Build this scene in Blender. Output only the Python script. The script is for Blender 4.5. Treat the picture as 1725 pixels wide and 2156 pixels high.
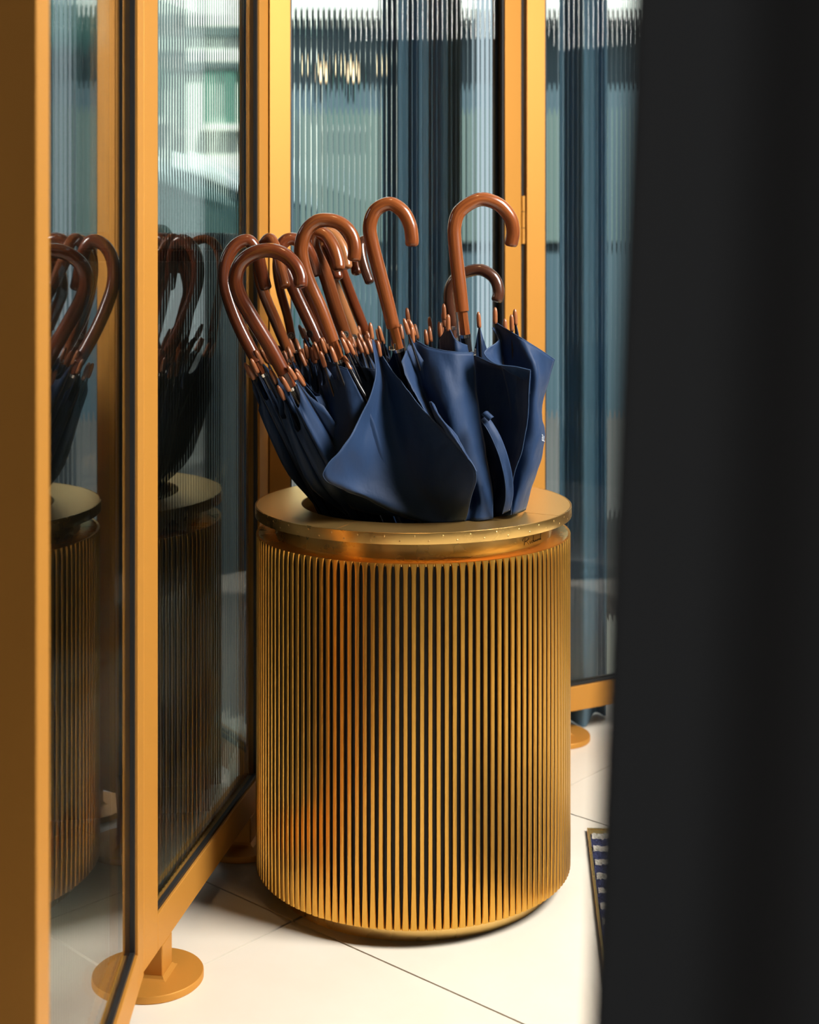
import bpy, bmesh, math, random
import numpy as np
from mathutils import Vector, Matrix, noise

for o in list(bpy.data.objects): bpy.data.objects.remove(o)
SC = bpy.context.scene
COL = SC.collection
random.seed(7)

# ------------------------------------------------------------------ camera, world, lights, exposure
F, HX, HY, CH = 3000.0, 862.5, 526.0, 1.0       # focal length in px, principal point in px, camera height
cam_d = bpy.data.cameras.new('camera'); cam = bpy.data.objects.new('camera', cam_d); COL.objects.link(cam)
cam.location = (0, 0, CH); cam.rotation_euler = (math.pi/2, 0, 0)
cam_d.sensor_width = 36; cam_d.lens = 36*F/2156; cam_d.shift_y = -(1078-HY)/2156
cam_d.clip_start = .02; cam_d.clip_end = 100
cam_d.dof.use_dof = True; cam_d.dof.focus_distance = 2.10; cam_d.dof.aperture_fstop = 4.3
SC.camera = cam

w = bpy.data.worlds.new('sky'); SC.world = w; w.use_nodes = True
w.node_tree.nodes['Background'].inputs[0].default_value = (.92, .97, 1, 1)
w.node_tree.nodes['Background'].inputs[1].default_value = 1.5

def area(name, loc, target, size, power, color, size_y=None):
    d = bpy.data.lights.new(name, 'AREA'); d.energy = power; d.color = color; d.size = size
    if size_y: d.shape = 'RECTANGLE'; d.size_y = size_y
    o = bpy.data.objects.new(name, d); COL.objects.link(o); o.location = loc
    o.rotation_euler = (Vector(target)-Vector(loc)).to_track_quat('-Z', 'Y').to_euler()
    return o
sd = bpy.data.lights.new('sun', 'SUN'); sd.energy = 9.5; sd.color = (1, .97, .92); sd.angle = .02
so = bpy.data.objects.new('sun', sd); COL.objects.link(so); so.rotation_euler = Vector((-.25, 1, -1.15)).to_track_quat('-Z', 'Y').to_euler()
key = area('doorway_daylight', (1.5, 1.50, 2.0), (.12, 1.95, .45), .7, 55, (1, .95, .89), .8); key.data.spread = math.radians(125)
area('curtain_fill', (.9, -1.9, 1.7), (.3, .5, 1.0), 1.0, 9, (.95, .97, 1))  # added fill that lifts the black curtain, no lamp stands there
area('ceiling_lamp_light', (.05, 1.75, 2.65), (.0, 2.0, .3), .12, 3, (1, .66, .34))

SC.view_settings.view_transform = 'Standard'; SC.view_settings.look = 'None'
SC.view_settings.exposure = 0.0; SC.view_settings.gamma = 1.0; SC.view_settings.use_curve_mapping = False
cy = SC.cycles
cy.max_bounces = 14; cy.transparent_max_bounces = 24; cy.diffuse_bounces = 4; cy.glossy_bounces = 6; cy.transmission_bounces = 8
cy.use_denoising = True; cy.sample_clamp_indirect = 6; cy.caustics_reflective = False; cy.caustics_refractive = False

# ------------------------------------------------------------------ helpers
def P(px, py, y):                      # picture point at distance y -> world
    return Vector(((px-HX)*y/F, y, CH-(py-HY)*y/F))

def mat(name, base=(.5, .5, .5), rough=.5, metal=0.0, **kw):
    m = bpy.data.materials.new(name); m.use_nodes = True
    b = m.node_tree.nodes['Principled BSDF']
    b.inputs['Base Color'].default_value = (*base, 1); b.inputs['Roughness'].default_value = rough; b.inputs['Metallic'].default_value = metal
    for k, v in kw.items():
        b.inputs[k].default_value = v
    return m

def N(m, t, **kw):
    n = m.node_tree.nodes.new(t)
    for k, v in kw.items(): setattr(n, k, v)
    return n

def tex_noise(m, scale, mapping=(1, 1, 1), coord='Object', detail=4, rough=.55):
    nt = m.node_tree
    tc = N(m, 'ShaderNodeTexCoord'); mp = N(m, 'ShaderNodeMapping'); mp.inputs['Scale'].default_value = mapping
    no = N(m, 'ShaderNodeTexNoise'); no.inputs['Scale'].default_value = scale; no.inputs['Detail'].default_value = detail
    no.inputs['Roughness'].default_value = rough
    nt.links.new(tc.outputs[coord], mp.inputs[0]); nt.links.new(mp.outputs[0], no.inputs['Vector'])
    return no.outputs['Fac']

def vary(m, fac, c0, c1, lo=.3, hi=.7, inp='Base Color'):
    nt = m.node_tree; r = N(m, 'ShaderNodeValToRGB')
    r.color_ramp.elements[0].position = lo; r.color_ramp.elements[1].position = hi
    f = lambda c: (*c, 1) if isinstance(c, tuple) else (c, c, c, 1)
    r.color_ramp.elements[0].color = f(c0); r.color_ramp.elements[1].color = f(c1)
    nt.links.new(fac, r.inputs[0]); nt.links.new(r.outputs[0], nt.nodes['Principled BSDF'].inputs[inp])
    return r

def bump(m, fac, strength=.2, dist=.001):
    b = N(m, 'ShaderNodeBump'); b.inputs['Strength'].default_value = strength; b.inputs['Distance'].default_value = dist
    m.node_tree.links.new(fac, b.inputs['Height']); m.node_tree.links.new(b.outputs[0], m.node_tree.nodes['Principled BSDF'].inputs['Normal'])

def link(name, me, parent=None, m=None, smooth=False, bevel=0):
    o = bpy.data.objects.new(name, me); COL.objects.link(o)
    if m and not me.materials: me.materials.append(m)
    if parent: o.parent = parent
    if smooth:
        for p in me.polygons: p.use_smooth = True
    if bevel:
        b = o.modifiers.new('bevel', 'BEVEL'); b.width = bevel; b.segments = 2; b.limit_method = 'ANGLE'
    return o

def mesh(name, vs, fs):
    me = bpy.data.meshes.new(name); me.from_pydata([tuple(v) for v in vs], [], fs); me.update()
    bm = bmesh.new(); bm.from_mesh(me); bmesh.ops.recalc_face_normals(bm, faces=bm.faces); bm.to_mesh(me); bm.free()
    return me

def empty(name, loc=(0, 0, 0), rz=0, **props):
    o = bpy.data.objects.new(name, None); COL.objects.link(o); o.location = loc; o.rotation_euler = (0, 0, rz)
    o.empty_display_size = .05
    tag(o, **props); return o

def tag(o, label=None, cat=None, group=None, kind=None):
    if label: o['label'] = label
    if cat: o['category'] = cat
    if group: o['group'] = group
    if kind: o['kind'] = kind
    return o

def box_vf(x0, x1, y0, y1, z0, z1):
    vs = [(x, y, z) for z in (z0, z1) for y in (y0, y1) for x in (x0, x1)]
    fs = [(0, 1, 3, 2), (4, 6, 7, 5), (0, 4, 5, 1), (2, 3, 7, 6), (0, 2, 6, 4), (1, 5, 7, 3)]
    return vs, fs
def box(name, x0, x1, y0, y1, z0, z1, m, parent=None, bevel=0):
    return link(name, mesh(name, *box_vf(x0, x1, y0, y1, z0, z1)), parent, m, bevel=bevel)

def lathe(name, prof, m, parent=None, n=96, a0=0.0, a1=2*math.pi, smooth=True, bevel=0, closed=True):
    """prof: closed list of (r,z) turned round the z axis"""
    full = abs(a1-a0-2*math.pi) < 1e-6
    k = len(prof); vs = []; fs = []
    na = n if full else n+1
    for i in range(na):
        a = a0+(a1-a0)*i/n
        for r, z in prof: vs.append((r*math.cos(a), r*math.sin(a), z))
    for i in range(n):
        j = (i+1) % na
        for q in range(k if closed else k-1):
            q2 = (q+1) % k
            fs.append((i*k+q, j*k+q, j*k+q2, i*k+q2))
    if not full and closed:
        fs.append(tuple(range(k))); fs.append(tuple((na-1)*k+q for q in range(k)))
    me = mesh(name, vs, fs); o = link(name, me, parent, m)
    if smooth:
        for p in me.polygons: p.use_smooth = True
        me.set_sharp_from_angle(angle=math.radians(35))
    if bevel:
        b = o.modifiers.new('bevel', 'BEVEL'); b.width = bevel; b.segments = 2; b.limit_method = 'ANGLE'; b.angle_limit = math.radians(40)
    return o

def crom(pts, n):
    """catmull-rom through points (any dimension), n samples per span"""
    p = [np.array(q, float) for q in pts]; p = [2*p[0]-p[1]]+p+[2*p[-1]-p[-2]]; out = []
    for i in range(1, len(p)-2):
        a, b, c, d = p[i-1], p[i], p[i+1], p[i+2]
        for k in range(n):
            t = k/n
            out.append(.5*((2*b)+(-a+c)*t+(2*a-5*b+4*c-d)*t*t+(-a+3*b-3*c+d)*t**3))
    out.append(p[-2]); return out

def tube_vf(path, rad, n=16, round_end=False, off=0):
    path = [Vector(q) for q in path]; L = len(path)
    if not callable(rad): r_ = rad; rad = lambda t: r_
    tan = [(path[min(i+1, L-1)]-path[max(i-1, 0)]).normalized() for i in range(L)]
    u = tan[0].orthogonal().normalized(); vs = []; fs = []; rings = []
    cum = [0]
    for i in range(1, L): cum.append(cum[-1]+(path[i]-path[i-1]).length)
    for i in range(L):
        if i: u = (u-tan[i]*u.dot(tan[i])).normalized()
        v = tan[i].cross(u); rings.append((path[i], u.copy(), v, rad(cum[i]/cum[-1]), tan[i]))
    if round_end:
        c, uu, vv, r, t = rings[-1]
        for a in (.35, .7, 1.0, 1.25): rings.append((c+t*r*.55*math.sin(a), uu, vv, r*(.35+.65*math.cos(a)) if a < 1.2 else r*.3, t))
    for c, uu, vv, r, t in rings:
        for k in range(n):
            a = 2*math.pi*k/n+off; vs.append(c+uu*r*math.cos(a)+vv*r*math.sin(a))
    for i in range(len(rings)-1):
        for k in range(n): fs.append((i*n+k, i*n+(k+1) % n, (i+1)*n+(k+1) % n, (i+1)*n+k))
    fs.append(tuple(range(n))); fs.append(tuple((len(rings)-1)*n+k for k in range(n)))
    return vs, fs, cum
def tube(name, path, rad, m, parent=None, n=16, round_end=False, smooth=True, off=0):
    vs, fs, cum = tube_vf(path, rad, n, round_end, off)
    me = mesh(name, vs, fs)
    # uv: around / along, for grain
    uv = me.uv_layers.new(name='grain'); nr = len(vs)//n
    for lp in me.loops:
        i = lp.vertex_index
        uv.data[lp.index].uv = ((i % n)/n, (i//n)/max(nr-1, 1)*cum[-1])
    o = link(name, me, parent, m)
    if smooth:
        for p in me.polygons: p.use_smooth = True
        me.set_sharp_from_angle(angle=math.radians(50))
    return o

# ------------------------------------------------------------------ materials
M = {}
M['gold_frame'] = m = mat('gold_powder_coat', (.60, .275, .044), .52, .4)
bump(m, tex_noise(m, 900, detail=2), .06, .0005)
M['brass'] = m = mat('brushed_brass', (.86, .56, .19), .30, 1.0)
vary(m, tex_noise(m, 14, (1, 1, 1)), .25, .31, .3, .7, 'Roughness')
M['brass_top'] = mat('satin_brass', (.86, .56, .20), .40, 1.0)
M['brass_slat'] = m = mat('aged_brass_slat', (.66, .37, .075), .33, 1.0)
vary(m, tex_noise(m, 9, (1, 1, .25)), (.72, .38, .065), (.82, .47, .10))
M['groove'] = mat('dark_groove', (.018, .014, .012), .6, .2)
M['black'] = mat('black_rubber', (.012, .012, .012), .5)
M['black_gloss'] = mat('black_lacquered_steel', (.012, .012, .014), .25)
M['steel'] = mat('chrome', (.75, .75, .75), .18, 1.0)
M['floor'] = m = mat('cream_stone_tile', (.82, .72, .57), .33)
vary(m, tex_noise(m, 5, detail=6), (.79, .72, .60), (.84, .78, .67)); 
M['grout'] = mat('grout', (.035, .025, .02), .9)
def wood(name, c0, c1, rough=.24):
    m = mat(name, c0, rough, 0, **{'Coat Weight': .6, 'Coat Roughness': .12})
    vary(m, tex_noise(m, 1, (20, 9, 1), 'UV', 6, .7), c0, c1, .32, .68); return m
M['wood'] = wood('varnished_chestnut_wood', (.13, .032, .009), (.30, .088, .022))
M['wood_red'] = wood('varnished_red_wood', (.085, .018, .006), (.19, .047, .014))
M['wood_dark'] = wood('varnished_dark_wood', (.045, .016, .009), (.085, .03, .015))
M['wood_light'] = wood('varnished_light_wood', (.30, .11, .038), (.42, .18, .065))
M['tip_wood'] = wood('rib_tip_wood', (.26, .085, .028), (.36, .13, .05), .35)
M['fabric'] = m = mat('navy_polyester', (.0075, .029, .084), .62, 0, **{'Sheen Weight': .1, 'Sheen Roughness': .4, 'Specular IOR Level': .3})
bump(m, tex_noise(m, 20, (1, 1, .55), detail=4), .55, .006)
M['fabric_inside'] = M['fabric']
M['strap'] = mat('navy_strap', (.022, .05, .11), .7)
M['hem'] = mat('navy_hem', (.018, .05, .12), .6)
M['white_print'] = mat('white_print', (.75, .78, .82), .6)
M['badge'] = mat('badge_black', (.02, .018, .016), .3)
M['badge_mark'] = mat('badge_pewter', (.55, .50, .42), .3, .6)
M['ink'] = mat('engraved_ink', (.03, .015, .01), .6)
M['plaster'] = m = mat('street_plaster', (.78, .77, .70), .9)
vary(m, tex_noise(m, 2.5), (.72, .71, .64), (.80, .79, .73))
M['curtain_black'] = mat('black_velvet', (.115, .115, .115), 1.0, 0, **{'Specular IOR Level': .0})
M['curtain_navy'] = m = mat('navy_curtain_cloth', (.13, .25, .38), .85)

def facing_ior(m, ior):
    # a sheet without thickness: the ray meets it from air on either side
    ge = N(m, 'ShaderNodeNewGeometry'); ma = N(m, 'ShaderNodeMath', operation='MULTIPLY_ADD')
    ma.inputs[1].default_value = 1/ior-ior; ma.inputs[2].default_value = ior
    m.node_tree.links.new(ge.outputs['Backfacing'], ma.inputs[0]); return ma.outputs[0]
def glass_mat(name, tint, spec):
    m = bpy.data.materials.new(name); m.use_nodes = True; nt = m.node_tree
    nt.nodes.remove(nt.nodes['Principled BSDF']); out = nt.nodes['Material Output']
    tr = N(m, 'ShaderNodeBsdfTransparent'); tr.inputs[0].default_value = (*tint, 1)
    gl = N(m, 'ShaderNodeBsdfGlossy'); gl.inputs['Roughness'].default_value = .02; gl.inputs[0].default_value = (spec, spec, spec, 1)
    fr = N(m, 'ShaderNodeFresnel'); nt.links.new(facing_ior(m, 1.52), fr.inputs['IOR'])
    mx = N(m, 'ShaderNodeMixShader'); nt.links.new(fr.outputs[0], mx.inputs[0])
    nt.links.new(tr.outputs[0], mx.inputs[1]); nt.links.new(gl.outputs[0], mx.inputs[2]); nt.links.new(mx.outputs[0], out.inputs[0])
    return m
M['glass'] = glass_mat('clear_glass_face', (.95, .98, .965), 1)
M['glass_land'] = glass_mat('clear_glass_back', (.93, .96, .945), .6)
M['glass_rib'] = m = glass_mat('reeded_glass_back', (.72, .82, .79), .8)
nt = m.node_tree; rf = N(m, 'ShaderNodeBsdfRefraction'); rf.inputs['Color'].default_value = (.80, .90, .87, 1); nt.links.new(facing_ior(m, 1.06), rf.inputs['IOR']); rf.inputs['Roughness'].default_value = .0
mx_ = [n for n in nt.nodes if n.type == 'MIX_SHADER'][0]; nt.links.new(rf.outputs[0], mx_.inputs[1])

# ------------------------------------------------------------------ setting
ANG = math.radians(41.4)                       # tile joints run along B and A
Bv = Vector((math.sin(ANG), math.cos(ANG))); Av = Vector((math.cos(ANG), -math.sin(ANG)))
T = .606
floor = tag(box('floor', -4.5, 1.85, -2.2, 4.2, -.06, -.006, M['grout']), kind='structure')
g = .0016
tv, tf = box_vf(.0023, T-.0023, g, T-g, -.006, 0)
tile_me = mesh('tile', tv, tf); tile_me.materials.append(M['floor'])
rzt = math.atan2(Av.y, Av.x)
for i in range(-9, 8):
    for j in range(-4, 8):
        a0 = -1.5345+i*T; b0 = 1.478+j*T
        c = Av*(a0+T/2)+Bv*(b0+T/2)
        if not (-2.4 < c.x < 1.6 and .2 < c.y < 3.9): continue
        o = link('tile', tile_me, floor); o.location = (*(Av*a0+Bv*b0), 0); o.rotation_euler = (0, 0, rzt)
M['ceiling'] = mat('ceiling_paint', (.35, .31, .26), .9); M['wall'] = mat('dark_wall_paint', (.06, .05, .042), .8)
tag(box('ceiling', -.37, 1.85, -2.2, 2.86, 2.7, 2.8, M['ceiling']), kind='structure')
tag(box('unseen_wall_left', -1.6, -.375, 1.15, 1.25, 0, 2.7, M['wall']), kind='structure')
tag(box('unseen_wall_left', -.46, -.375, -2.2, 1.15, 0, 2.7, M['wall']), kind='structure')
tag(box('unseen_wall_left', -.80, -.72, 1.25, 2.42, 0, 2.7, M['wall']), kind='structure')  # unseen wall added to keep light off the drum's left
tag(box('added_roof_1', -1.6, -.37, 1.15, 3.9, 2.7, 2.8, M['wall']), kind='structure')      # unseen roof added over the terrace to darken the drum's left side
tag(box('unseen_wall_left', -1.6, -1.5, 1.25, 3.9, 0, 2.7, M['wall']), kind='structure')  # added out of view, cuts sky light from the terrace side
tag(box('wall_far', .80, 1.85, 3.16, 3.26, 0, 2.7, M['wall']), kind='structure')
for a, b, c, d in ((-2.2, .95, 0, 2.7), (2.55, 3.26, 0, 2.7), (.95, 2.55, 2.15, 2.7)):      # the entrance opens in the right wall
    tag(box('wall_right', 1.75, 1.85, a, b, c, d, M['wall']), kind='structure')
M['pavement'] = mat('pavement_concrete', (.42, .40, .37), .9)
tag(box('floor', 1.86, 7, -3, 8, -.06, -.01, M['pavement']), kind='structure')
tag(box('wall_back', -.46, 1.85, -2.2, -2.1, 0, 2.7, M['wall']), kind='structure')

# ------------------------------------------------------------------ gold framed reeded glass panels
def screen_panel(p0, p1, label, s0, s1, feet, hinge=False):
    p0 = Vector(p0); p1 = Vector(p1); d = p1-p0; L = d.length
    rz = math.atan2(d.y, d.x)
    e = empty('screen_panel', (p0.x, p0.y, 0), rz, label=label, cat='screen panel', group='gold framed panels of the folding glass screen')
    # local: x along the panel, -y towards the room, z up; room face at y=0
    TH, ZB, ZT, RH = .04, .057, 2.12, .050
    G = M['gold_frame']
    box('stile', 0, s0, 0, TH, ZB, ZT, G, e, .0012)
    box('stile', L-s1, L, 0, TH, ZB, ZT, G, e, .0012)
    box('bottom_rail', s0, L-s1, 0, TH, ZB, ZB+RH, G, e, .0012)
    box('top_rail', s0, L-s1, 0, TH, ZT-.06, ZT, G, e, .0012)
    x0, x1, z0, z1 = s0, L-s1, ZB+RH, ZT-.06
    q = .005; vs = []; fs = []
    for (ya, yb) in ((.004, .010), (.020, .026)):
        for b in ((x0, x0+q, z0, z1), (x1-q, x1, z0, z1), (x0+q, x1-q, z0, z0+q), (x0+q, x1-q, z1-q, z1)):
            v, f = box_vf(b[0], b[1], ya, yb, b[2], b[3]); fs += [tuple(k+len(vs) for k in t) for t in f]; vs += v
    link('gasket', mesh('gasket', vs, fs), e, M['black'])
    pane = link('glass_pane', mesh('glass_pane', [(x0, .010, z0), (x1, .010, z0), (x1, .010, z1), (x0, .010, z1)], [(0, 1, 2, 3)]), e, M['glass'])
    # reeded back: flat lands with rounded reeds between
    xs = []; pitch = .0122; x = x0
    prof = [(0, 0), (.42, 0), (.50, .0012), (.60, .0021), (.71, .0024), (.82, .0021), (.92, .0012)]
    while x < x1:
        for a, h in prof:
            if x+a*pitch < x1: xs.append((x+a*pitch, h))
        x += pitch
    xs.append((x1, 0))
    vs = []; fs = []
    for xx, h in xs: vs += [(xx, .0165+h, z0), (xx, .0165+h, z1)]
    for i in range(len(xs)-1): fs.append((2*i, 2*i+2, 2*i+3, 2*i+1))
    me = bpy.data.meshes.new('reeding'); me.from_pydata(vs, [], fs)
    me.materials.append(M['glass_land']); me.materials.append(M['glass_rib'])
    for i, p_ in enumerate(me.polygons): p_.material_index = 0 if xs[i][1] == xs[i+1][1] else 1
    link('reeding', me, pane)
    for u in feet:
        ft = lathe('floor_plate', [(0.0001, 0), (.0675, 0), (.0685, .001), (.0685, .0088), (.0675, .0103), (.0001, .0103)], G, e, 64)
        ft.location = (u, TH/2, 0)
        po = box('post', -.02, .02, -.02, .02, .0103, ZB, G, ft, .0015)
        # weld fillet round the post foot
        v, f = [], []
        for (h, z) in ((.026, .0103), (.0225, .0118), (.0202, .0155)): v += [(-h, -h, z), (h, -h, z), (h, h, z), (-h, h, z)]
        for i in range(2):
            for k in range(4): f.append((i*4+k, i*4+(k+1) % 4, i*4+4+(k+1) % 4, i*4+4+k))
        link('weld', mesh('weld', v, f), ft, G)
    if hinge:
        h = empty_part('hinge', e)
    return e, L
def empty_part(name, parent):
    o = bpy.data.objects.new(name, None); COL.objects.link(o); o.parent = parent; return o

screen_panel((-.3235, 1.237), (-.3453, 1.8514), 'nearest glass screen panel, seen almost edge on, its dark end post out of focus', .051, .046, (.09,))
screen_panel((-.3468, 1.8597), (-.2456, 2.4766), 'steeply receding glass screen panel standing on the round gold foot plate in front', .055, .055, (.093, .532))
eC, LC = screen_panel((-.2437, 2.481), (.2239, 2.852), 'wide glass screen panel directly behind the umbrella handles', .044, .043, (.09, .507))
screen_panel((.2357, 2.858), (.2357+.6*math.sin(math.radians(62)), 2.858+.6*math.cos(math.radians(62))), 'glass screen panel behind the right edge of the brass drum, beside the black curtain', .044, .044, (.085, .515))
# hinge between the last two panels (knuckles and leaf)
vs, fs = [], []
hg = None
for k in range(3):
    z0 = 1.012+k*.0325
    o = lathe('hinge', [(.0001, z0), (.0045, z0), (.0045, z0+.031), (.0001, z0+.031)], M['gold_frame'], eC, 20)
    o.location = (LC+.006, .002, 0)
box('gap_shade', LC+.0005, LC+.0115, .006, .03, .06, 2.1, M['black'], eC)  # black strip put in for the dark of the open gap

# ------------------------------------------------------------------ brass drum
DX, DY, DR = .0061, 2.2822, .2505
drum = empty('umbrella_drum', (DX, DY, 0), 0, label='round ribbed brass drum holding navy umbrellas with wooden crook handles', cat='umbrella stand')
lathe('base_ring', [(.205, 0), (.2215, 0), (.2215, .030), (.205, .030)], M['brass'], drum, 128)
lathe('core', [(.225, .0284), (.2445, .0284), (.2445, .5470), (.225, .5470)], M['groove'], drum, 132)
NS = 132
wv = 2*math.pi*DR/NS
hw = wv*.305; pr = .0058
def slat_mesh():
    rows = [(.0284, .46), (.0284+.010, .44), (.0284+.06, .33), (.0284+.10, .305), (.45, .305), (.535, .31), (.544, .36), (.549, .44), (.5518, .495)]
    vs, fs = [], []
    for z, h in rows:
        h *= wv
        for (y, dx) in ((-h*.98, -pr), (-h, -.0022), (-h*.72, -.0004), (0, 0), (h*.72, -.0004), (h, -.0022), (h*.98, -pr)):
            vs.append((DR+dx, y, z))
    n = 7
    for i in range(len(rows)-1):
        for k in range(n-1): fs.append((i*n+k, i*n+k+1, (i+1)*n+k+1, (i+1)*n+k))
    fs.append(tuple(range(n))); fs.append(tuple((len(rows)-1)*n+k for k in range(n)))
    return mesh('slat', vs, fs)
sm_ = slat_mesh(); sm_.materials.append(M['brass_slat']); sm_.materials.append(M['groove'])
for p in sm_.polygons:                       # the flanks take the same dark material as the grooves
    if min(sm_.vertices[i].co.x for i in p.vertices) < DR-.003 and abs(p.normal.z) < .5: p.material_index = 1
for p in sm_.polygons: p.use_smooth = True
sm_.set_sharp_from_angle(angle=math.radians(40))
for k in range(NS):
    o = link('slat', sm_, drum); o.rotation_euler = (0, 0, 2*math.pi*k/NS)
# shoulder plate, recessed collar, top plates in three sectors, rim band
lathe('shoulder_plate', [(.19, .5470), (.2465, .5470), (.2470, .5515), (.2460, .5520), (.19, .5520)], M['brass'], drum, 132)
lathe('collar', [(.19, .5520), (.2200, .5520), (.2200, .5802), (.19, .5802)], M['brass'], drum, 128)
HR = .178
def ang_px(px, py): q = P(px, py, F*(CH-.5965)/(py-HY)); return math.atan2(q.y-DY, q.x-DX)
a_r = ang_px(1180, 1086); a_l = ang_px(702, 1115)
cuts = [a_l, a_r, math.pi*.62]
cuts = sorted(c % (2*math.pi) for c in cuts)
for i in range(3):
    a0 = cuts[i]+.003; a1 = (cuts[(i+1) % 3]+(2*math.pi if i == 2 else 0))-.003
    lathe('top_plate', [(HR, .5802), (.2500, .5802), (.2500, .5955), (.2495, .5964), (HR+.001, .5964), (HR, .5955)], M['brass_top'], drum, 64, a0, a1)
lathe('rim_band', [(.2502, .5798), (.2520, .5798), (.2522, .5803), (.2522, .5960), (.2516, .5965), (.2502, .5965)], M['brass'], drum, 160)
vs, fs = [], []
rz_ = random.Random(3)
for k in range(76):
    a = 2*math.pi*k/76+rz_.uniform(-.004, .004); z = .5915 if k % 2 else .5845
    c = Vector((.2522*math.cos(a), .2522*math.sin(a), z)); n_ = Vector((math.cos(a), math.sin(a), 0)); t_ = Vector((-math.sin(a), math.cos(a), 0)); up = Vector((0, 0, 1))
    b0 = len(vs)
    for (rr, hh) in ((.0016, 0), (.0012, .0003)):
        for q in range(8): vs.append(c+n_*hh+(t_*math.cos(q*math.pi/4)+up*math.sin(q*math.pi/4))*rr)
    vs.append(c+n_*.0004)
    for q in range(8):
        fs.append((b0+q, b0+(q+1) % 8, b0+8+(q+1) % 8, b0+8+q)); fs.append((b0+8+q, b0+8+(q+1) % 8, b0+16))
rv = link('rivets', mesh('rivets', vs, fs), drum, M['brass_top'], smooth=True); rv['kind'] = 'stuff'
# handwritten name engraved on the collar
def strokes_on_cyl(name, strokes, to3, r, m, parent):
    vs, fs = [], []
    for s in strokes:
        pts = crom(s, 6) if len(s) > 2 else [np.array(q, float) for q in s]
        v, f, _ = tube_vf([to3(*q) for q in pts], r, 6)
        fs += [tuple(k+len(vs) for k in t) for t in f]; vs += v
    return link(name, mesh(name, vs, fs), parent, m)
a_n = math.atan2(-.83, .56)
q0 = P(1100, 1135, 2.1); 
def solve_col(px):                      # angle on the collar that shows at this picture column
    lo, hi = -math.pi/2, 0
    for _ in range(40):
        mid = (lo+hi)/2; x = DX+.2202*math.cos(mid); y = DY+.2202*math.sin(mid)
        if HX+F*x/y < px: lo = mid
        else: hi = mid
    return lo
A0, A1 = solve_col(1101), solve_col(1140)
def col3(u, v):                         # u 0..1 along the word, v height in word units
    a = A0+(A1-A0)*u; return Vector((.2203*math.cos(a), .2203*math.sin(a), .5556+v*.0125))
name_strokes = [
    [(.0, .62), (.0, .80), (.08, 1.0), (.22, .95), (.27, .72), (.16, .52), (.10, .46)],
    [(.10, .98), (.10, .6), (.07, .1)], [(.12, .5), (.20, .36), (.28, .05)],
    [(.33, .38), (.34, .12), (.38, .16)], [(.47, .36), (.42, .36), (.41, .16), (.48, .12)],
    [(.52, .95), (.50, .5), (.49, .1)], [(.50, .25), (.54, .36), (.56, .14), (.60, .16)],
    [(.60, .16), (.62, .34), (.64, .14), (.66, .32), (.69, .14)], [(.76, .32), (.71, .30), (.71, .14), (.76, .14), (.77, .30)],
    [(.78, .14), (.81, .34), (.84, .14)], [(.93, .30), (.87, .32), (.86, .14), (.92, .14), (.95, .5), (.97, 1.0)], [(.95, .4), (.96, .12), (.99, .16)]]
strokes_on_cyl('engraved_signature', name_strokes, col3, .0003, M['ink'], drum)

# ------------------------------------------------------------------ umbrellas
def surf_grid(grid, n=6):
    """grid rows x cols of (px,py,y) -> smooth finer grid of world points"""
    W = [[np.array(P(*q)) for q in row] for row in grid]
    rows = [crom(r, n) for r in W]
    cols = [crom([rows[i][j] for i in range(len(rows))], n) for j in range(len(rows[0]))]
    return [[cols[j][i] for j in range(len(cols))] for i in range(len(cols[0]))]

def cloth(name, G, parent, m, thick=.0009):
    R, C = len(G), len(G[0]); vs = [Vector(G[i][j]) for i in range(R) for j in range(C)]
    fs = [(i*C+j, i*C+j+1, (i+1)*C+j+1, (i+1)*C+j) for i in range(R-1) for j in range(C-1)]
    me = bpy.data.meshes.new(name); me.from_pydata([tuple(v) for v in vs], [], fs)
    o = link(name, me, parent, m, smooth=True)
    s = o.modifiers.new('thickness', 'SOLIDIFY'); s.thickness = thick; s.offset = 0
    return o

def hem(path, parent):
    return tube('hem', [Vector(q) for q in path], .0008, M['hem'], parent, 6)

tip_cache = {}
def rib_tip(parent, base, d, m):
    if 'me' not in tip_cache:
        prof = [(.0001, 0), (.0031, 0), (.0036, .004), (.0036, .015), (.0030, .021), (.0018, .0245), (.0001, .0255)]
        vs, fs = [], []
        for i in range(10):
            a = 2*math.pi*i/10
            for r, z in prof: vs.append((r*math.cos(a), r*math.sin(a), z))
        k = len(prof)
        for i in range(10):
            j = (i+1) % 10
            for q in range(k-1): fs.append((i*k+q, j*k+q, j*k+q+1, i*k+q+1))
        me = mesh('rib_tip', vs, fs); me.materials.append(M['tip_wood']); tip_cache['me'] = me
        for p in me.polygons: p.use_smooth = True
    o = link('rib_tip', tip_cache['me'], parent)
    o.matrix_local = Matrix.Translation(base) @ Vector(d).to_track_quat('Z', 'Y').to_matrix().to_4x4()
    return o

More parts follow.
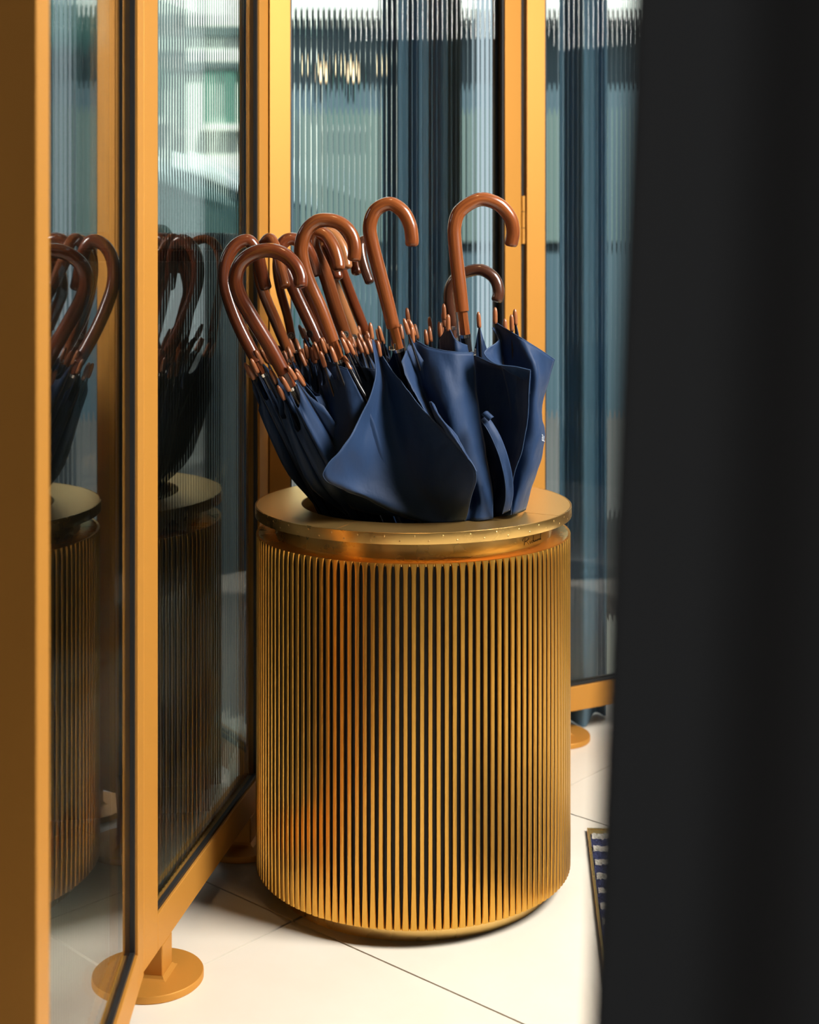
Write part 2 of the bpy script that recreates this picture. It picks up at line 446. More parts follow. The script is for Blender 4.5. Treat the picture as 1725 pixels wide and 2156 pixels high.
GROUP = 'navy umbrellas standing in the brass drum'
def umbrella(label, crook, tubew, yn, ye, low, ring, r_tip, amp, wood='wood', seed=0, badge=None, collar=.030, r_mid=None, tips=None, spread=1.0, phase=0.0, skip=(), drop=(), dip=.10, shaft_scale=1.0):
    """crook: centre line in picture px from the neck up and over to the end; low: (px,py,y) point of the shaft lower down; ring: (px,py,y) centre of the rib tip ring"""
    rng = random.Random(seed)
    e = empty('umbrella', P(*low), 0, label=label, cat='umbrella', group=GROUP)
    inv = Matrix.Translation(-P(*low))
    L_ = lambda v: inv @ Vector(v)
    n = len(crook)
    # distance runs smoothly from neck to end along the path
    cl = [0]
    for i in range(1, n): cl.append(cl[-1]+math.hypot(crook[i][0]-crook[i-1][0], crook[i][1]-crook[i-1][1]))
    pts = [P(c[0], c[1], yn+(ye-yn)*(cl[i]/cl[-1])**1.3) for i, c in enumerate(crook)]
    path = [Vector(q) for q in crom(pts, 7)]
    rad = tubew*.5*yn/F
    tube('handle', [L_(q) for q in path], lambda t: rad*(.94+.06*min(t*8, 1)-.04*max(0, (t-.8)/.2)), M[wood], e, 20, True)
    neck = path[0]; lo = P(*low); ax = (neck-lo).normalized()      # axis points up
    tube('collar', [L_(neck+ax*.002), L_(neck-ax*collar)], rad*.70*shaft_scale, M[wood], e, 8, smooth=False)
    c1 = neck-ax*collar
    tube('ferrule', [L_(c1+ax*.001), L_(c1-ax*.004)], rad*.82*shaft_scale, M['steel'], e, 16)
    tube('runner', [L_(c1-ax*.004), L_(c1-ax*.045)], rad*.74*shaft_scale, M['black_gloss'], e, 14)
    zb = .16; bot = lo+ax*((zb-lo.z)/ax.z)
    tube('shaft', [L_(c1-ax*.04), L_(bot)], .0045, M['black_gloss'], e, 10)
    if badge:
        # round badge on the side of the handle that faces the room
        bp = P(badge[0], badge[1], yn); t = min(range(len(path)), key=lambda i: (path[i]-bp).length); c = path[t]
        tg = (path[min(t+1, len(path)-1)]-path[max(t-1, 0)]).normalized()
        nrm = (Vector((0, 0, 1))-c); nrm = (nrm-tg*nrm.dot(tg)).normalized(); side = tg.cross(nrm)
        off = max(-.8, min(.8, (bp-c).dot(side)/rad)); d = (nrm*math.sqrt(1-off*off)+side*off).normalized()
        pos = L_(c+d*rad*.955); br = .0062
        q = d.to_track_quat('Z', 'Y').to_matrix().to_4x4()
        bo = lathe('badge', [(.0001, 0), (br, 0), (br, .0009), (br*.9, .0013), (.0001, .0013)], M['badge'], e, 24); bo.matrix_local = Matrix.Translation(pos) @ q
        if badge[2]:
            lathe('badge_ring', [(br*.72, .0012), (br*.88, .0012), (br*.88, .0017), (br*.72, .0017)], M['badge_mark'], bo, 24)
            vs, fs = [], []
            for b in ((-.0009, .0009, -.003, .003), (-.0028, .0028, .0002, .0014), (-.0024, -.0012, -.0028, -.0010), (.0012, .0024, -.0028, -.0010)):
                v, f = box_vf(b[0], b[1], b[2], b[3], .0012, .0017); fs += [tuple(k+len(vs) for k in t_) for t_ in f]; vs += v
            link('badge_emblem', mesh('badge_emblem', vs, fs), bo, M['badge_mark'])
    # ribs and draped canopy
    rc = P(*ring); base = lo+ax*((.44-lo.z)/ax.z)
    axc = (rc-base); LEN = axc.length; axc.normalize()
    e1 = axc.orthogonal().normalized(); e1 = (Vector((1, 0, 0))-axc*axc.x).normalized(); e2 = axc.cross(e1)
    rb = .022
    zl = lambda s: base.z+axc.z*LEN*s
    NR = 8; ph = [2*math.pi*(k+rng.uniform(-.16, .16))/NR+phase for k in range(NR)]
    ht = [1+rng.uniform(-.035, .035)*spread for k in range(NR)]; rt = [r_tip*rng.uniform(.85, 1.15) for k in range(NR)]
    def out(s):   # how far the cloth may stand out: nothing inside the opening of the lid
        z = zl(s); t = max(0, min(1, (z-.585)/.10)); return t*t*(3-2*t)
    def rib_pt(k, s):
        r = rb+(rt[k]-rb)*s**.8+ (r_mid or 0)*math.sin(math.pi*min(1, s))*out(s)*.6
        a = ph[k]; return base+axc*(LEN*ht[k]*s)+(e1*math.cos(a)+e2*math.sin(a))*r
    nw, nsn = 9, 16
    vs, fs = [], []
    for k in range(NR):
        if k in skip: continue
        k2 = (k+1) % NR; A = amp*rng.uniform(.35, 1.25)*(1 if rng.random() < .8 else -.35); TW = rng.uniform(-1, 1)*.8
        dp = dip*rng.uniform(.6, 1.5); wr = rng.uniform(0, 6)
        b0 = len(vs)
        for i in range(nsn+1):
            for j in range(nw+1):
                wj = j/nw; s = i/nsn*(1-dp*math.sin(math.pi*wj))
                p = rib_pt(k, s).lerp(rib_pt(k2, s), wj)
                rad_ = p-(base+axc*((p-base).dot(axc))); rl = rad_.normalized() if rad_.length > 1e-6 else e1
                tg = axc.cross(rl); bl = math.sin(math.pi*wj)*out(s)*(.35+.65*math.sin(math.pi*min(1, s*.85+.1)))
                p = p+rl*A*bl+tg*TW*A*bl+rl*.0035*math.sin(wr+wj*13+s*5)*out(s)*math.sin(math.pi*wj)
                vs.append(L_(p))
        for i in range(nsn):
            for j in range(nw):
                a = b0+i*(nw+1)+j; fs.append((a, a+1, a+nw+2, a+nw+1))
    me = bpy.data.meshes.new('canopy'); me.from_pydata([tuple(v) for v in vs], [], fs)
    cn = link('canopy', me, e, M['fabric'], smooth=True)
    sd = cn.modifiers.new('thickness', 'SOLIDIFY'); sd.thickness = .0009; sd.offset = 0
    for k in range(NR):
        if k in drop: continue
        near = k in skip or (k-1) % NR in skip; s0_ = .86 if near else .15
        a = rib_pt(k, s0_); b = rib_pt(k, 1.0); d = (rib_pt(k, 1.0)-rib_pt(k, .9)).normalized()
        rbm = tube('rib', [L_(a), L_(rib_pt(k, s0_+(1-s0_)*.4)), L_(rib_pt(k, s0_+(1-s0_)*.8)), L_(b)], .0016, M['black_gloss'], e, 6)
        rib_tip(rbm, L_(b-d*.006), d, 0)
    return e, L_

UM = {}
UM['a'] = umbrella('front left umbrella, leaning left, its reddish crook nearest the camera at lower left',
    [(598.7, 786), (567, 728), (532, 671), (507, 627), (496.5, 590), (506, 556), (533, 534), (567, 527), (599, 537), (621, 558), (631.5, 580), (633, 598)],
    31, 2.11, 2.06, (735, 1030, 2.185), (606, 800, 2.12), .020, .026, 'wood_red', 1, None, .024, .012)
UM['b'] = umbrella('leftmost umbrella, crook showing just behind and above the front left one',
    [(542, 762), (505, 690), (482, 630), (473, 585), (479, 543), (498, 515), (523, 506.8), (540, 530), (549, 565), (559, 604)],
    28, 2.165, 2.20, (672, 1020, 2.245), (545, 775, 2.18), .019, .014, 'wood_red', 2, None, .02, .006)
UM['c'] = umbrella('umbrella whose pale thin handle shaft shows inside the front left crook',
    [(608, 744), (582, 680), (557, 621), (545, 580), (546, 535), (558, 510), (570, 503), (581, 525), (590, 560), (600, 600)],
    23, 2.29, 2.18, (700, 1010, 2.29), (620, 756, 2.29), .018, .026, 'wood', 3, None, .018, .015)
UM['d'] = umbrella('umbrella with a pale round badge low on its shaft, between the front left handles',
    [(616, 720), (606, 668), (590, 610), (583, 560), (590, 520), (612, 503), (640, 512), (660, 540), (672, 570)],
    19, 2.40, 2.36, (705, 985, 2.34), (626, 730, 2.39), .018, .026, 'wood', 4, (613, 706, 1), .018, .015)
UM['e'] = umbrella('umbrella with a black round badge on its dark shaft, left of the tall second crook',
    [(672, 722), (648, 670), (622, 615), (600, 565), (590, 535), (596, 512), (615, 503), (640, 515), (657, 545), (664, 575)],
    28, 2.20, 2.26, (760, 1000, 2.24), (675, 738, 2.20), .020, .030, 'wood_red', 5, (652, 702, 0), .02, .02)
UM['f'] = umbrella('umbrella with the tall crook arching over the cluster of smaller handles',
    [(701, 719), (676, 652), (651, 595), (638, 553), (634.5, 520), (644, 487), (666, 467), (693, 463.5), (721, 473), (740, 495), (747, 522), (746, 543)],
    30, 2.14, 2.12, (815, 1030, 2.18), (708, 746, 2.15), .027, .030, 'wood', 6, None, .03, .02, skip=(6, 7))
UM['g'] = umbrella('umbrella with badge, its thick crook end nested highest inside the tall arching crook',
    [(729, 712), (706, 645), (684, 575), (664, 530), (659, 505), (668, 490), (686, 497), (702, 521), (711, 548), (713, 563)],
    29, 2.30, 2.24, (820, 990, 2.30), (743, 729, 2.30), .018, .026, 'wood', 7, (725, 698, 1), .018, .015)
UM['h'] = umbrella('umbrella with second small badge, its shaft pale, right of the tall crook shaft',
    [(750, 718), (726, 655), (703, 598), (686, 545), (680, 510), (688, 490), (704, 496), (720, 520), (728, 545), (730, 560)],
    25, 2.36, 2.31, (840, 985, 2.35), (764, 731, 2.36), .018, .026, 'wood_light', 8, (744, 707, 1), .018, .015)
UM['i'] = umbrella('umbrella hidden behind the tall crook shaft, only a crook end and a lit sliver showing',
    [(672, 690), (655, 650), (640, 610), (645, 560), (668, 520), (690, 520), (705, 548), (711, 583)],
    24, 2.37, 2.31, (745, 970, 2.36), (690, 725, 2.38), .018, .026, 'wood_red', 9, None, .018, .015)
UM['j'] = umbrella('umbrella whose crook end pokes out just below the end of the tall arching crook',
    [(770, 700), (742, 630), (716, 560), (702, 520), (704, 490), (720, 484), (735, 508), (745, 540), (751, 572)],
    23, 2.43, 2.33, (830, 960, 2.42), (785, 722, 2.42), .018, .024, 'wood_red', 10, None, .018, .012)
UM['k'] = umbrella('umbrella behind the middle handle, a dark crook end showing at its left edge',
    [(838, 700), (816, 630), (796, 560), (780, 520), (768, 506), (760, 515), (762, 540), (770, 570), (778, 592)],
    21, 2.36, 2.30, (885, 985, 2.33), (850, 715, 2.35), .020, .024, 'wood_dark', 11, None, .018, .012)
UM['l'] = umbrella('middle umbrella with a lone upright orange crook and wide loose front flap',
    [(828.5, 690), (814, 630), (799, 573), (783.5, 511), (779, 475), (791, 443), (821, 429), (848, 445), (863, 473), (867.5, 500), (867.5, 512)],
    30, 2.16, 2.15, (925, 1060, 2.19), (834, 716, 2.165), .033, .030, 'wood', 12, None, .034, .02, skip=(4, 5, 6), drop=(5, 6), dip=.14)
UM['m'] = umbrella('rightmost umbrella with the tallest broad crook over the widely spread canopy',
    [(974, 656), (967, 594), (959, 522), (957.5, 476), (970, 443), (1010, 420), (1049, 430), (1074, 458), (1080.5, 487), (1077, 512)],
    30, 2.17, 2.20, (1022, 1050, 2.20), (1016, 690, 2.20), .060, .030, 'wood', 13, None, .036, .01, skip=(5, 6), drop=(5, 6), dip=.16)
UM['n'] = umbrella('low umbrella with a small dark brown crook beneath the tallest right crook',
    [(955, 690), (947, 640), (948, 608), (962, 584), (988, 571), (1016, 569), (1041, 586), (1050, 612), (1047, 630)],
    25, 2.33, 2.31, (985, 1000, 2.31), (935, 698, 2.33), .030, .024, 'wood_dark', 14, None, .018, .012)

def panel(key, name, grid, hem_rows=True, hem_left=False, hem_right=False):
    e, L_ = UM[key]
    W = surf_grid(grid, 8); G = []
    for i, row in enumerate(W):                  # soft creases running down the cloth
        g_ = []
        for j, q in enumerate(row):
            a, b = Vector(row[max(j-1, 0)]), Vector(row[min(j+1, len(row)-1)]); c, d = Vector(W[max(i-1, 0)][j]), Vector(W[min(i+1, len(W)-1)][j])
            nn = (b-a).cross(d-c); nn = nn.normalized() if nn.length > 1e-9 else Vector((0, -1, 0)); v = Vector(q)
            h = noise.noise(Vector((v.x*46+v.z*14, v.y*20, v.z*10)))*.0034+noise.noise(Vector((v.x*95-v.z*50, v.y*40, v.z*26+7)))*.0014
            t = min(1, min(i, len(W)-1-i)/5); g_.append(L_(v+nn*h*t))
        G.append(g_)
    o = cloth(name, G, e, M['fabric'])
    if hem_rows: hem(G[0], o)
    if hem_left: hem([r[0] for r in G], o)
    if hem_right: hem([r[-1] for r in G], o)
    return o
# middle umbrella: the great front flap, a valley between two swells
panel('l', 'canopy_panel', [
    [(784, 712, 2.15), (790, 722, 2.155), (797, 738, 2.16), (803, 748, 2.155), (806, 750, 2.15)],
    [(790, 800, 2.12), (800, 800, 2.14), (811, 800, 2.16), (824, 798, 2.150), (843, 802, 2.13)],
    [(755, 884, 2.09), (785, 878, 2.125), (818, 872, 2.155), (855, 870, 2.135), (900, 872, 2.10)],
    [(720, 945, 2.06), (772, 945, 2.105), (832, 942, 2.145), (895, 936, 2.115), (958, 934, 2.07)],
    [(680, 1000, 2.05), (758, 1015, 2.095), (858, 1013, 2.13), (932, 1005, 2.095), (1003, 992, 2.05)],
    [(735, 1034, 2.09), (815, 1062, 2.105), (905, 1068, 2.12), (952, 1058, 2.10), (992, 1046, 2.08)],
    [(850, 1090, 2.13), (880, 1096, 2.118), (925, 1101, 2.112), (955, 1099, 2.112), (980, 1097, 2.12)]], False, True, True)
panel('l', 'canopy_panel', [
    [(905, 846, 2.112), (909, 846, 2.11), (913, 850, 2.112)],
    [(912, 872, 2.10), (922, 872, 2.085), (932, 880, 2.10)],
    [(930, 908, 2.09), (946, 905, 2.07), (958, 915, 2.09)],
    [(960, 936, 2.07), (970, 940, 2.058), (980, 952, 2.08)],
    [(1000, 990, 2.055), (1002, 991, 2.054), (1004, 993, 2.06)]], False, True, True)
panel('l', 'canopy_panel', [
    [(846, 762, 2.13), (869, 718, 2.165), (905, 732, 2.15), (955, 741, 2.14), (996, 743, 2.155)],
    [(858, 800, 2.125), (881, 790, 2.155), (915, 795, 2.13), (962, 800, 2.13), (1001, 800, 2.16)],
    [(885, 850, 2.125), (902, 850, 2.15), (932, 855, 2.12), (972, 860, 2.125), (1010, 860, 2.16)],
    [(915, 900, 2.125), (930, 905, 2.145), (952, 915, 2.12), (985, 922, 2.125), (1020, 925, 2.16)],
    [(960, 955, 2.125), (972, 962, 2.14), (985, 970, 2.12), (1001, 980, 2.125), (1028, 985, 2.155)],
    [(985, 1030, 2.125), (995, 1030, 2.135), (1005, 1035, 2.12), (1016, 1040, 2.12), (1034, 1040, 2.145)],
    [(976, 1098, 2.125), (988, 1098, 2.122), (1002, 1097, 2.116), (1019, 1095, 2.118), (1038, 1092, 2.13)]], True, True, True)
# rightmost umbrella: inner flap, dark folded flap, big side flap, loop, strap
panel('m', 'canopy_panel', [
    [(925, 715, 2.20), (944, 692, 2.165), (958, 714, 2.15), (972, 723, 2.155), (986, 728, 2.17)],
    [(928, 750, 2.195), (946, 745, 2.165), (960, 750, 2.15), (973, 752, 2.155), (985, 755, 2.17)],
    [(935, 830, 2.19), (950, 830, 2.17), (964, 830, 2.16), (978, 830, 2.16), (990, 830, 2.17)]])
panel('m', 'canopy_panel', [
    [(1000, 748, 2.23), (1040, 766, 2.20), (1080, 776, 2.16), (1117, 780, 2.11)],
    [(1004, 850, 2.225), (1045, 860, 2.19), (1085, 865, 2.15), (1112, 866, 2.105)],
    [(1014, 930, 2.215), (1048, 940, 2.18), (1078, 945, 2.145), (1099, 945, 2.11)],
    [(1035, 1010, 2.20), (1052, 1014, 2.17), (1068, 1015, 2.145), (1081, 1012, 2.12)],
    [(1046, 1085, 2.16), (1057, 1086, 2.15), (1066, 1086, 2.14), (1076, 1084, 2.13)]], True, False, True)
panel('m', 'canopy_panel', [
    [(1043, 678, 2.18), (1070, 695, 2.155), (1105, 716, 2.14), (1140, 738, 2.15), (1168, 757, 2.18)],
    [(1054, 760, 2.17), (1094, 770, 2.145), (1128, 780, 2.125), (1140, 795, 2.15), (1153, 805, 2.19)],
    [(1074, 860, 2.16), (1108, 862, 2.135), (1128, 862, 2.13), (1136, 865, 2.16), (1139, 868, 2.20)],
    [(1080, 950, 2.15), (1104, 948, 2.135), (1126, 940, 2.135), (1139, 930, 2.16), (1147, 922, 2.20)],
    [(1079, 1020, 2.145), (1094, 1018, 2.135), (1110, 1012, 2.14), (1122, 1004, 2.165), (1131, 992, 2.20)],
    [(1074, 1085, 2.135), (1082, 1083, 2.135), (1090, 1081, 2.15), (1098, 1078, 2.175), (1106, 1074, 2.20)]], True, False, True)
panel('m', 'canopy_panel', [
    [(1037, 690, 2.175), (1050, 716, 2.16), (1026, 735, 2.135), (1021, 747, 2.125), (1044, 766, 2.12), (1085, 772, 2.115), (1117, 779, 2.11)],
    [(1043, 690, 2.178), (1056, 716, 2.165), (1040, 740, 2.15), (1038, 756, 2.14), (1056, 772, 2.135), (1090, 778, 2.125), (1118, 790, 2.112)],
    [(1048, 700, 2.18), (1062, 730, 2.17), (1060, 752, 2.165), (1062, 770, 2.16), (1075, 785, 2.15), (1100, 800, 2.135), (1116, 830, 2.114)]])
st = [(1019, 880, 2.105), (1032, 898, 2.098), (1047, 925, 2.095), (1061, 962, 2.095), (1071, 1005, 2.10), (1073, 1045, 2.11), (1066, 1078, 2.118)]
panel('m', 'strap', [[(x-8+(1 if i < 2 else 0), y+4, d) for i, (x, y, d) in enumerate(st)], [(x+8, y-4, d+.006) for x, y, d in st]], True)
panel('m', 'strap_end', [[(1014, 872, 2.102), (1030, 886, 2.098)], [(1020, 868, 2.1015), (1035, 882, 2.0975)], [(1027, 866, 2.103), (1040, 878, 2.099)]], True)
# upside down white letters at the far right of the cloth
yl = 2.165
e, L_ = UM['m']
for strokes in ([[(1140, 915, yl), (1143, 916, yl+.004), (1142, 926, yl+.004), (1138.5, 925, yl)], [(1139.5, 920.5, yl), (1142.5, 921, yl+.004)]],
                [[(1145.5, 918, yl+.012), (1144.5, 928, yl+.012)], [(1141.8, 927.3, yl+.006), (1147, 929, yl+.016)]],
                [[(1138.5, 868, 2.185), (1137.4, 874, 2.183), (1138, 882, 2.183), (1141, 887, 2.188)]]):
    vs, fs = [], []
    for q in strokes:
        v, f, _ = tube_vf([L_(P(*k)) for k in q], .0006, 6); fs += [tuple(k+len(vs) for k in t) for t in f]; vs += v
    link('printed_letter', mesh('printed_letter', vs, fs), e, M['white_print'])
# tall arching umbrella: slate front flaps either side of its front rib
panel('f', 'canopy_panel', [
    [(668, 752, 2.17), (688, 759, 2.15), (709, 769, 2.14), (732, 777, 2.13)],
    [(676, 830, 2.16), (702, 832, 2.135), (728, 832, 2.12), (756, 825, 2.115)],
    [(686, 905, 2.15), (715, 908, 2.125), (750, 905, 2.115), (790, 895, 2.12)],
    [(690, 1000, 2.15), (730, 1012, 2.135), (780, 1022, 2.13), (825, 1030, 2.135)],
    [(740, 1070, 2.16), (775, 1080, 2.15), (810, 1085, 2.145), (850, 1088, 2.15)]])
panel('f', 'canopy_panel', [
    [(737, 769, 2.15), (756, 772, 2.16), (776, 776, 2.165), (799, 779, 2.17)],
    [(752, 812, 2.145), (770, 816, 2.155), (788, 818, 2.16), (808, 818, 2.17)],
    [(780, 875, 2.14), (796, 876, 2.15), (812, 876, 2.155), (828, 876, 2.165)]])
e, L_ = UM['f']
rb_ = tube('rib', [L_(P(737, 778, 2.135)), L_(P(755, 812, 2.125)), L_(P(778, 850, 2.12))], .0040, M['black_gloss'], e, 10)
rib_tip(rb_, L_(P(739, 780, 2.134)), P(728, 757, 2.138)-P(739, 780, 2.134), 0)
def loose_tip(key, a, b):
    e, L_ = UM[key]; p, q = P(*a), P(*b); rib_tip(e, L_(p), q-p, 0)
for key, a, b in (('l', (784, 714, 2.15), (780, 684, 2.15)), ('l', (801, 752, 2.155), (797, 728, 2.155)), ('l', (870, 722, 2.16), (868, 698, 2.16)),
                  ('m', (944, 697, 2.162), (944, 673, 2.162)), ('m', (936, 674, 2.20), (935, 650, 2.20)), ('m', (1043, 682, 2.178), (1043, 656, 2.178)), ('l', (861, 682, 2.20), (858, 657, 2.20))):
    loose_tip(key, a, b)
# silver catches on the runners
for key, (x, y, d) in (('l', (826, 733, 2.14)), ('m', (996, 744, 2.16)), ('n', (957, 691, 2.30)), ('c', (612, 759, 2.27))):
    e, L_ = UM[key]; c = L_(P(x, y, d)); s = .0045
    v, f = box_vf(c.x-s, c.x+s, c.y-.002, c.y+.002, c.z-.003, c.z+.003)
    v2, f2 = box_vf(c.x+s*.4, c.x+s*1.1, c.y-.003, c.y+.001, c.z-.002, c.z+.007)
    link('catch', mesh('catch', v+v2, f+[tuple(k+8 for k in t) for t in f2]), e, M['steel'], bevel=.0006)
e, L_ = UM['n']
tube('metal_tube', [L_(P(956, 615, 2.29)), L_(P(965, 708, 2.29))], .0028, M['steel'], e, 12)

# ------------------------------------------------------------------ door mat at the right
mo = fl = P(1236.5, 1751, F*CH/(1751-HY)); mo.z = 0
rot = -math.radians(4.5)
mt = empty('door_mat', (mo.x, mo.y, 0), rot, label='navy door mat with white stripes in a thin brass frame, beside the black curtain', cat='mat')
MW, ML, FWm = .55, .95, .0045
M['mat_navy'] = m = mat('navy_pile', (.045, .055, .15), .95); M['mat_white'] = m2 = mat('cream_pile', (.72, .68, .58), .95)
for mm in (m, m2): bump(mm, tex_noise(mm, 420, detail=3), .9, .004)
for (a, b, c, d) in ((0, MW, -FWm, 0), (0, MW, -ML, -ML+FWm), (0, FWm, -ML+FWm, -FWm), (MW-FWm, MW, -ML+FWm, -FWm)):
    box('frame_bar', a, b, c, d, 0, .007, M['brass'], mt, .0006)
box('brass_strip', FWm, MW-FWm, -FWm-.018, -FWm, 0, .006, M['brass'], mt)
rng = random.Random(5)
def pile(name, y0, y1, x0, x1, h, m):
    nx, ny = 150, max(4, int((y0-y1)/.003)); vs, fs = [], []
    for j in range(ny+1):
        for i in range(nx+1):
            ed = rng.uniform(-.0016, .0016) if j in (0, ny) else 0
            z = h+rng.uniform(-.0016, .0016)-(.003 if j in (0, ny) else 0)
            vs.append((x0+(x1-x0)*i/nx, y0+(y1-y0)*j/ny+ed, z))
    for j in range(ny):
        for i in range(nx): a = j*(nx+1)+i; fs.append((a, a+1, a+nx+2, a+nx+1))
    return link(name, mesh(name, vs, fs), mt, m)
yy = -FWm-.018; 
pl = pile('mat_pile', yy, -ML+FWm, FWm, MW-FWm, .0065, M['mat_navy'])
sp = .0515
for k in range(17):
    y0 = yy-.004-k*sp
    if y0-.02 < -ML+FWm: break
    pile('white_stripe', y0, y0-.019, FWm+.002, MW-FWm-.002, .0095, M['mat_white'])

# ------------------------------------------------------------------ curtains
def curtain(name, path, z0, z1, m, label, cat='curtain', drift=0.0, th=.004):
    """path: fn t -> (x,y) fold line; edge drifts sideways with height"""
    n, k = 160, 12; vs, fs = [], []
    for j in range(k+1):
        z = z0+(z1-z0)*j/k
        for i in range(n+1):
            x, y = path(i/n, z); vs.append((x+drift*(z-z0), y, z))
    for j in range(k):
        for i in range(n): a = j*(n+1)+i; fs.append((a, a+1, a+n+2, a+n+1))
    me = bpy.data.meshes.new(name); me.from_pydata(vs, [], fs); o = link(name, me, None, m, smooth=True)
    s = o.modifiers.new('thickness', 'SOLIDIFY'); s.thickness = th
    tag(o, label, cat); return o
curtain('black_curtain', lambda t, z: (.0285+t*.62, .46+.018*math.sin(t*40)*min(1, t*12)), .012, 2.695, M['curtain_black'],
        'black curtain hanging close to the camera, blurred, covering the right of the view', drift=.041)
curtain('navy_curtain', lambda t, z: (.318+t*.10, 2.985+.035*math.sin(t*9+.4)+t*.06), .003, 2.695, M['curtain_navy'],
        'narrow navy curtain behind the glass panel beside the black curtain')
curtain('navy_curtain', lambda t, z: (-.057+t*.16, 2.93+.022*math.sin(t*22)+t*.05), .02, 2.695, M['curtain_navy'],
        'navy curtain in the middle of the wide glass panel, behind the umbrella handles')

# ------------------------------------------------------------------ dark cabinet on the terrace behind the receding panel
cb = empty('cabinet', (-.83, 2.95, 0), 0, label='dark low cabinet behind the receding glass panel, half hidden by reflections', cat='cabinet')
M['cabinet'] = mat('dark_stained_oak', (.022, .020, .017), .55)
box('body', -.49, .49, -.43, .47, .06, 1.0, M['cabinet'], cb, .003); box('worktop', -.50, .50, -.45, .48, 1.0, 1.03, M['cabinet'], cb, .003)
box('plinth', -.46, .46, -.39, .45, 0, .06, M['cabinet'], cb)
for k in range(2):
    dr = box('door', -.48+k*.485, -.48+k*.485+.475, -.448, -.43, .08, .98, M['cabinet'], cb, .002)
    box('handle', -.04+k*.06, -.03+k*.06, -.470, -.448, .60, .74, M['brass'], dr, .002)

# ------------------------------------------------------------------ street beyond the glass
M['asphalt'] = mat('asphalt', (.06, .06, .06), .9)
tag(box('street', -9, 9, 4.2, 14, -.12, -.03, M['asphalt']), kind='structure')
bl = empty('building', (0, 9, 0), 0, label='pale street building with navy shopfront, seen through the reeded glass', cat='building')
M['navy_paint'] = mat('shopfront_navy', (.045, .080, .105), .5); M['teal'] = mat('teal_shutter', (.016, .075, .068), .6)
M['green'] = mat('green_window', (.05, .17, .12), .4); M['panel_grey'] = mat('grey_green_panel', (.085, .125, .12), .7)
M['awning'] = mat('awning_white', (.50, .51, .49), .8); M['dark'] = mat('shop_dark', (.03, .03, .03), .7)
def lb(name, x0, x1, y0, y1, z0, z1, m, bevel=0): return box(name, x0, x1, y0, y1, z0, z1, m, bl, bevel)
lb('facade_wall', -6, -.93, .3, .8, -.1, 6, M['plaster'])
lb('facade_wall', -.93, 6, .3, .8, 3.6, 6, M['plaster'])
for z in (2.36, 2.14): lb('string_course', -1.62, -.93, .24, .3, z-.03, z+.03, M['panel_grey'])
lb('pilaster', -1.98, -1.84, .15, .3, -.1, 5, M['plaster'])
lb('teal_shutter', -2.6, -1.98, .2, .3, -.1, 4.5, M['teal'])
for k in range(9): lb('shutter_slat', -2.6+k*.068, -2.6+k*.068+.03, .17, .2, -.1, 4.5, M['teal'])
lb('dark_recess', -1.84, -1.62, .22, .3, -.1, 5, M['dark'])
wf = lb('window_frame', -1.50, -1.30, .24, .3, 1.78, 2.13, M['green'])
lb('window_sill', -1.53, -1.27, .18, .3, 1.74, 1.78, M['plaster'])
lb('shopfront', -.93, 3, .1, .3, -.1, 2.42, M['navy_paint'])
lb('awning', -.93, 3, -.25, .3, 2.42, 2.50, M['awning']); lb('fascia', -.93, 3, .05, .3, 2.5, 3.6, M['awning'])
lb('lower_panel', -.70, .0, .04, .1, 1.05, 1.86, M['panel_grey']); lb('lower_panel', .18, 1.2, .04, .1, 1.05, 1.86, M['panel_grey'])
M['lamp_glow'] = bpy.data.materials.new('lamp_glow'); M['lamp_glow'].use_nodes = True
b_ = M['lamp_glow'].node_tree.nodes['Principled BSDF']; b_.inputs['Emission Color'].default_value = (1, .62, .28, 1); b_.inputs['Emission Strength'].default_value = .55; b_.inputs['Base Color'].default_value = (.8, .6, .4, 1)
for nme, x in (('left', -.55), ('right', -.355)):
    t = empty('wall_lamp', (x, 9.05, 2.06), 0, label='%s glowing square lamp on the navy shopfront across the street' % ('first' if nme == 'left' else 'second'), cat='lamp')
    box('lamp_shade', -.035, .035, -.06, .0, 0, .12, M['lamp_glow'], t, .006); box('back_plate', -.02, .02, 0, .05, .02, .1, M['dark'], t)
wp = empty('street_post', (.273, 5.0, -.03), 0, label='pale square post standing outside behind the wide glass panel', cat='post')
M['post'] = mat('pale_painted_post', (.26, .31, .37), .6)
box('column', -.045, .045, -.045, .045, .12, 3.4, M['post'], wp, .006); box('base_block', -.065, .065, -.065, .065, 0, .12, M['post'], wp, .008)
hb = empty('building', (3.3, 1.5, 0), 0, label='unseen dark grey building added outside the entrance to hold back the sky', cat='building')  # added out of view to dim sky reflections in the glass
M['brick_grey'] = mat('dark_render', (.16, .15, .14), .9)
box('facade_wall', 0, .4, -5, 5, -.05, 6, M['brick_grey'], hb); box('plinth', -.05, 0, -5, 5, -.05, .5, M['dark'], hb); box('cornice', -.12, 0, -5, 5, 5.7, 6, M['brick_grey'], hb)
kk = empty('kiosk', (-1.26, 4.9, -.03), 0, label='teal slatted street kiosk seen through the nearest glass panel', cat='kiosk')
M['teal2'] = mat('kiosk_teal', (.018, .072, .066), .5)
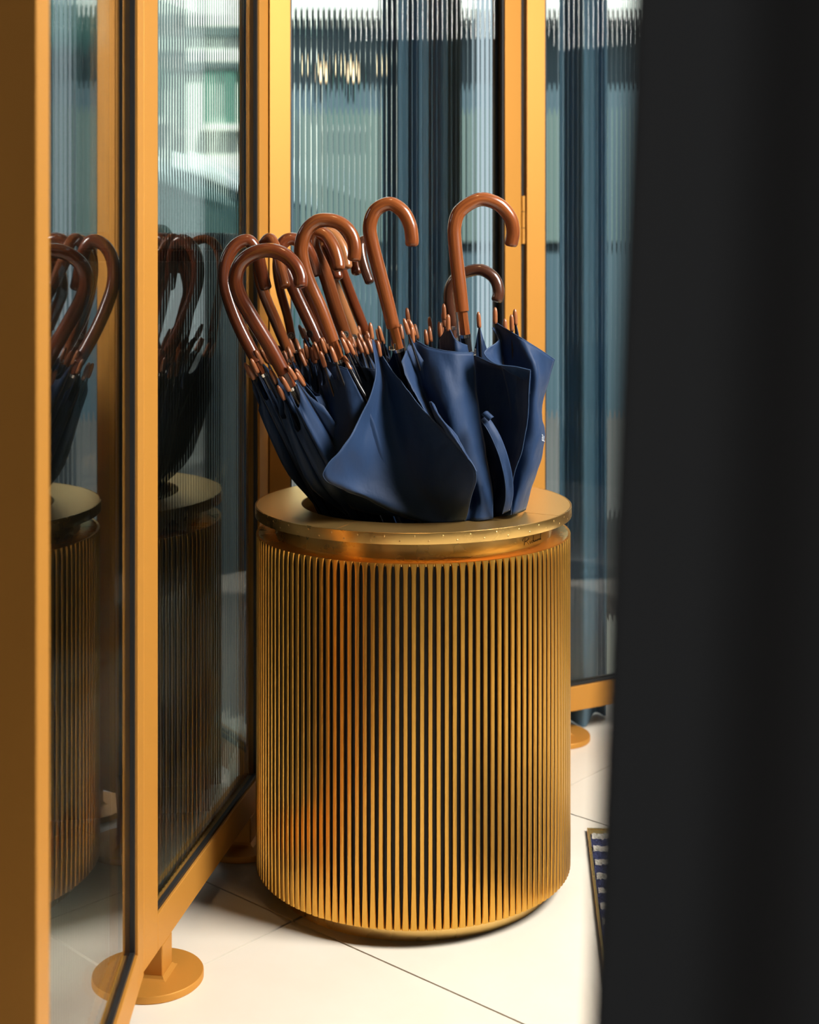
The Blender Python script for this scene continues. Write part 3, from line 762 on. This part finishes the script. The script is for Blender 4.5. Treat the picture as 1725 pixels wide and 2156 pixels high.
box('body', -.24, .27, 0, .6, 0, 2.6, M['teal2'], kk, .01); box('roof', -.28, .31, -.05, .65, 2.6, 2.68, M['teal2'], kk, .01)
for k in range(11): box('slat', -.23+k*.046, -.23+k*.046+.026, -.016, 0, .1, 2.5, M['teal2'], kk)
# parked car
car = empty('parked_car', (-2.7, 6.4, 0), 0, label='dark green parked car with a sky highlight coloured onto its roof, outside the receding panel', cat='car')
M['car'] = mat('car_green', (.012, .075, .060), .25, .0, **{'Coat Weight': .8}); M['car_glass'] = mat('car_window', (.03, .06, .06), .08)
M['car_roof'] = mat('car_roof_highlight', (.62, .68, .72), .3)  # bright sky highlight put into the roof colour
body = [(-2.0, .25), (2.0, .25), (2.05, .45), (2.02, .78), (1.85, .90), (.95, 1.0), (-1.85, 1.02), (-2.05, .85), (-2.06, .45)]
cabin = [(1.95, .92), (1.88, 1.20), (1.70, 1.36), (1.35, 1.45), (.6, 1.50), (-.6, 1.50), (-1.3, 1.42), (-1.75, 1.02)]
def prism(name, prof, y0, y1, m, parent, bevel=.03):
    n = len(prof); vs = [(x, y0, z) for x, z in prof]+[(x, y1, z) for x, z in prof]
    fs = [tuple(range(n)), tuple(range(n, 2*n))]+[(i, (i+1) % n, n+(i+1) % n, n+i) for i in range(n)]
    return link(name, mesh(name, vs, fs), parent, m, bevel=bevel)
prism('car_body', body, 0, 1.7, M['car'], car, .06); prism('cabin', [(x, z) for x, z in cabin], .08, 1.62, M['car_glass'], car, .03)
prism('roof', [(1.90, 1.22), (1.72, 1.38), (1.36, 1.47), (.6, 1.525), (-.6, 1.525), (-1.3, 1.44), (-1.3, 1.38), (.6, 1.46), (1.34, 1.41), (1.66, 1.32)], .04, 1.66, M['car_roof'], car, .01)
for x in (-1.3, 1.3):
    for y in (.0, 1.7):
        wh = lathe('wheel', [(.05, -.1), (.28, -.1), (.33, -.07), (.33, .07), (.28, .1), (.05, .1)], M['black'], car, 32); wh.location = (x, y, .30); wh.rotation_euler = (math.pi/2, 0, 0)
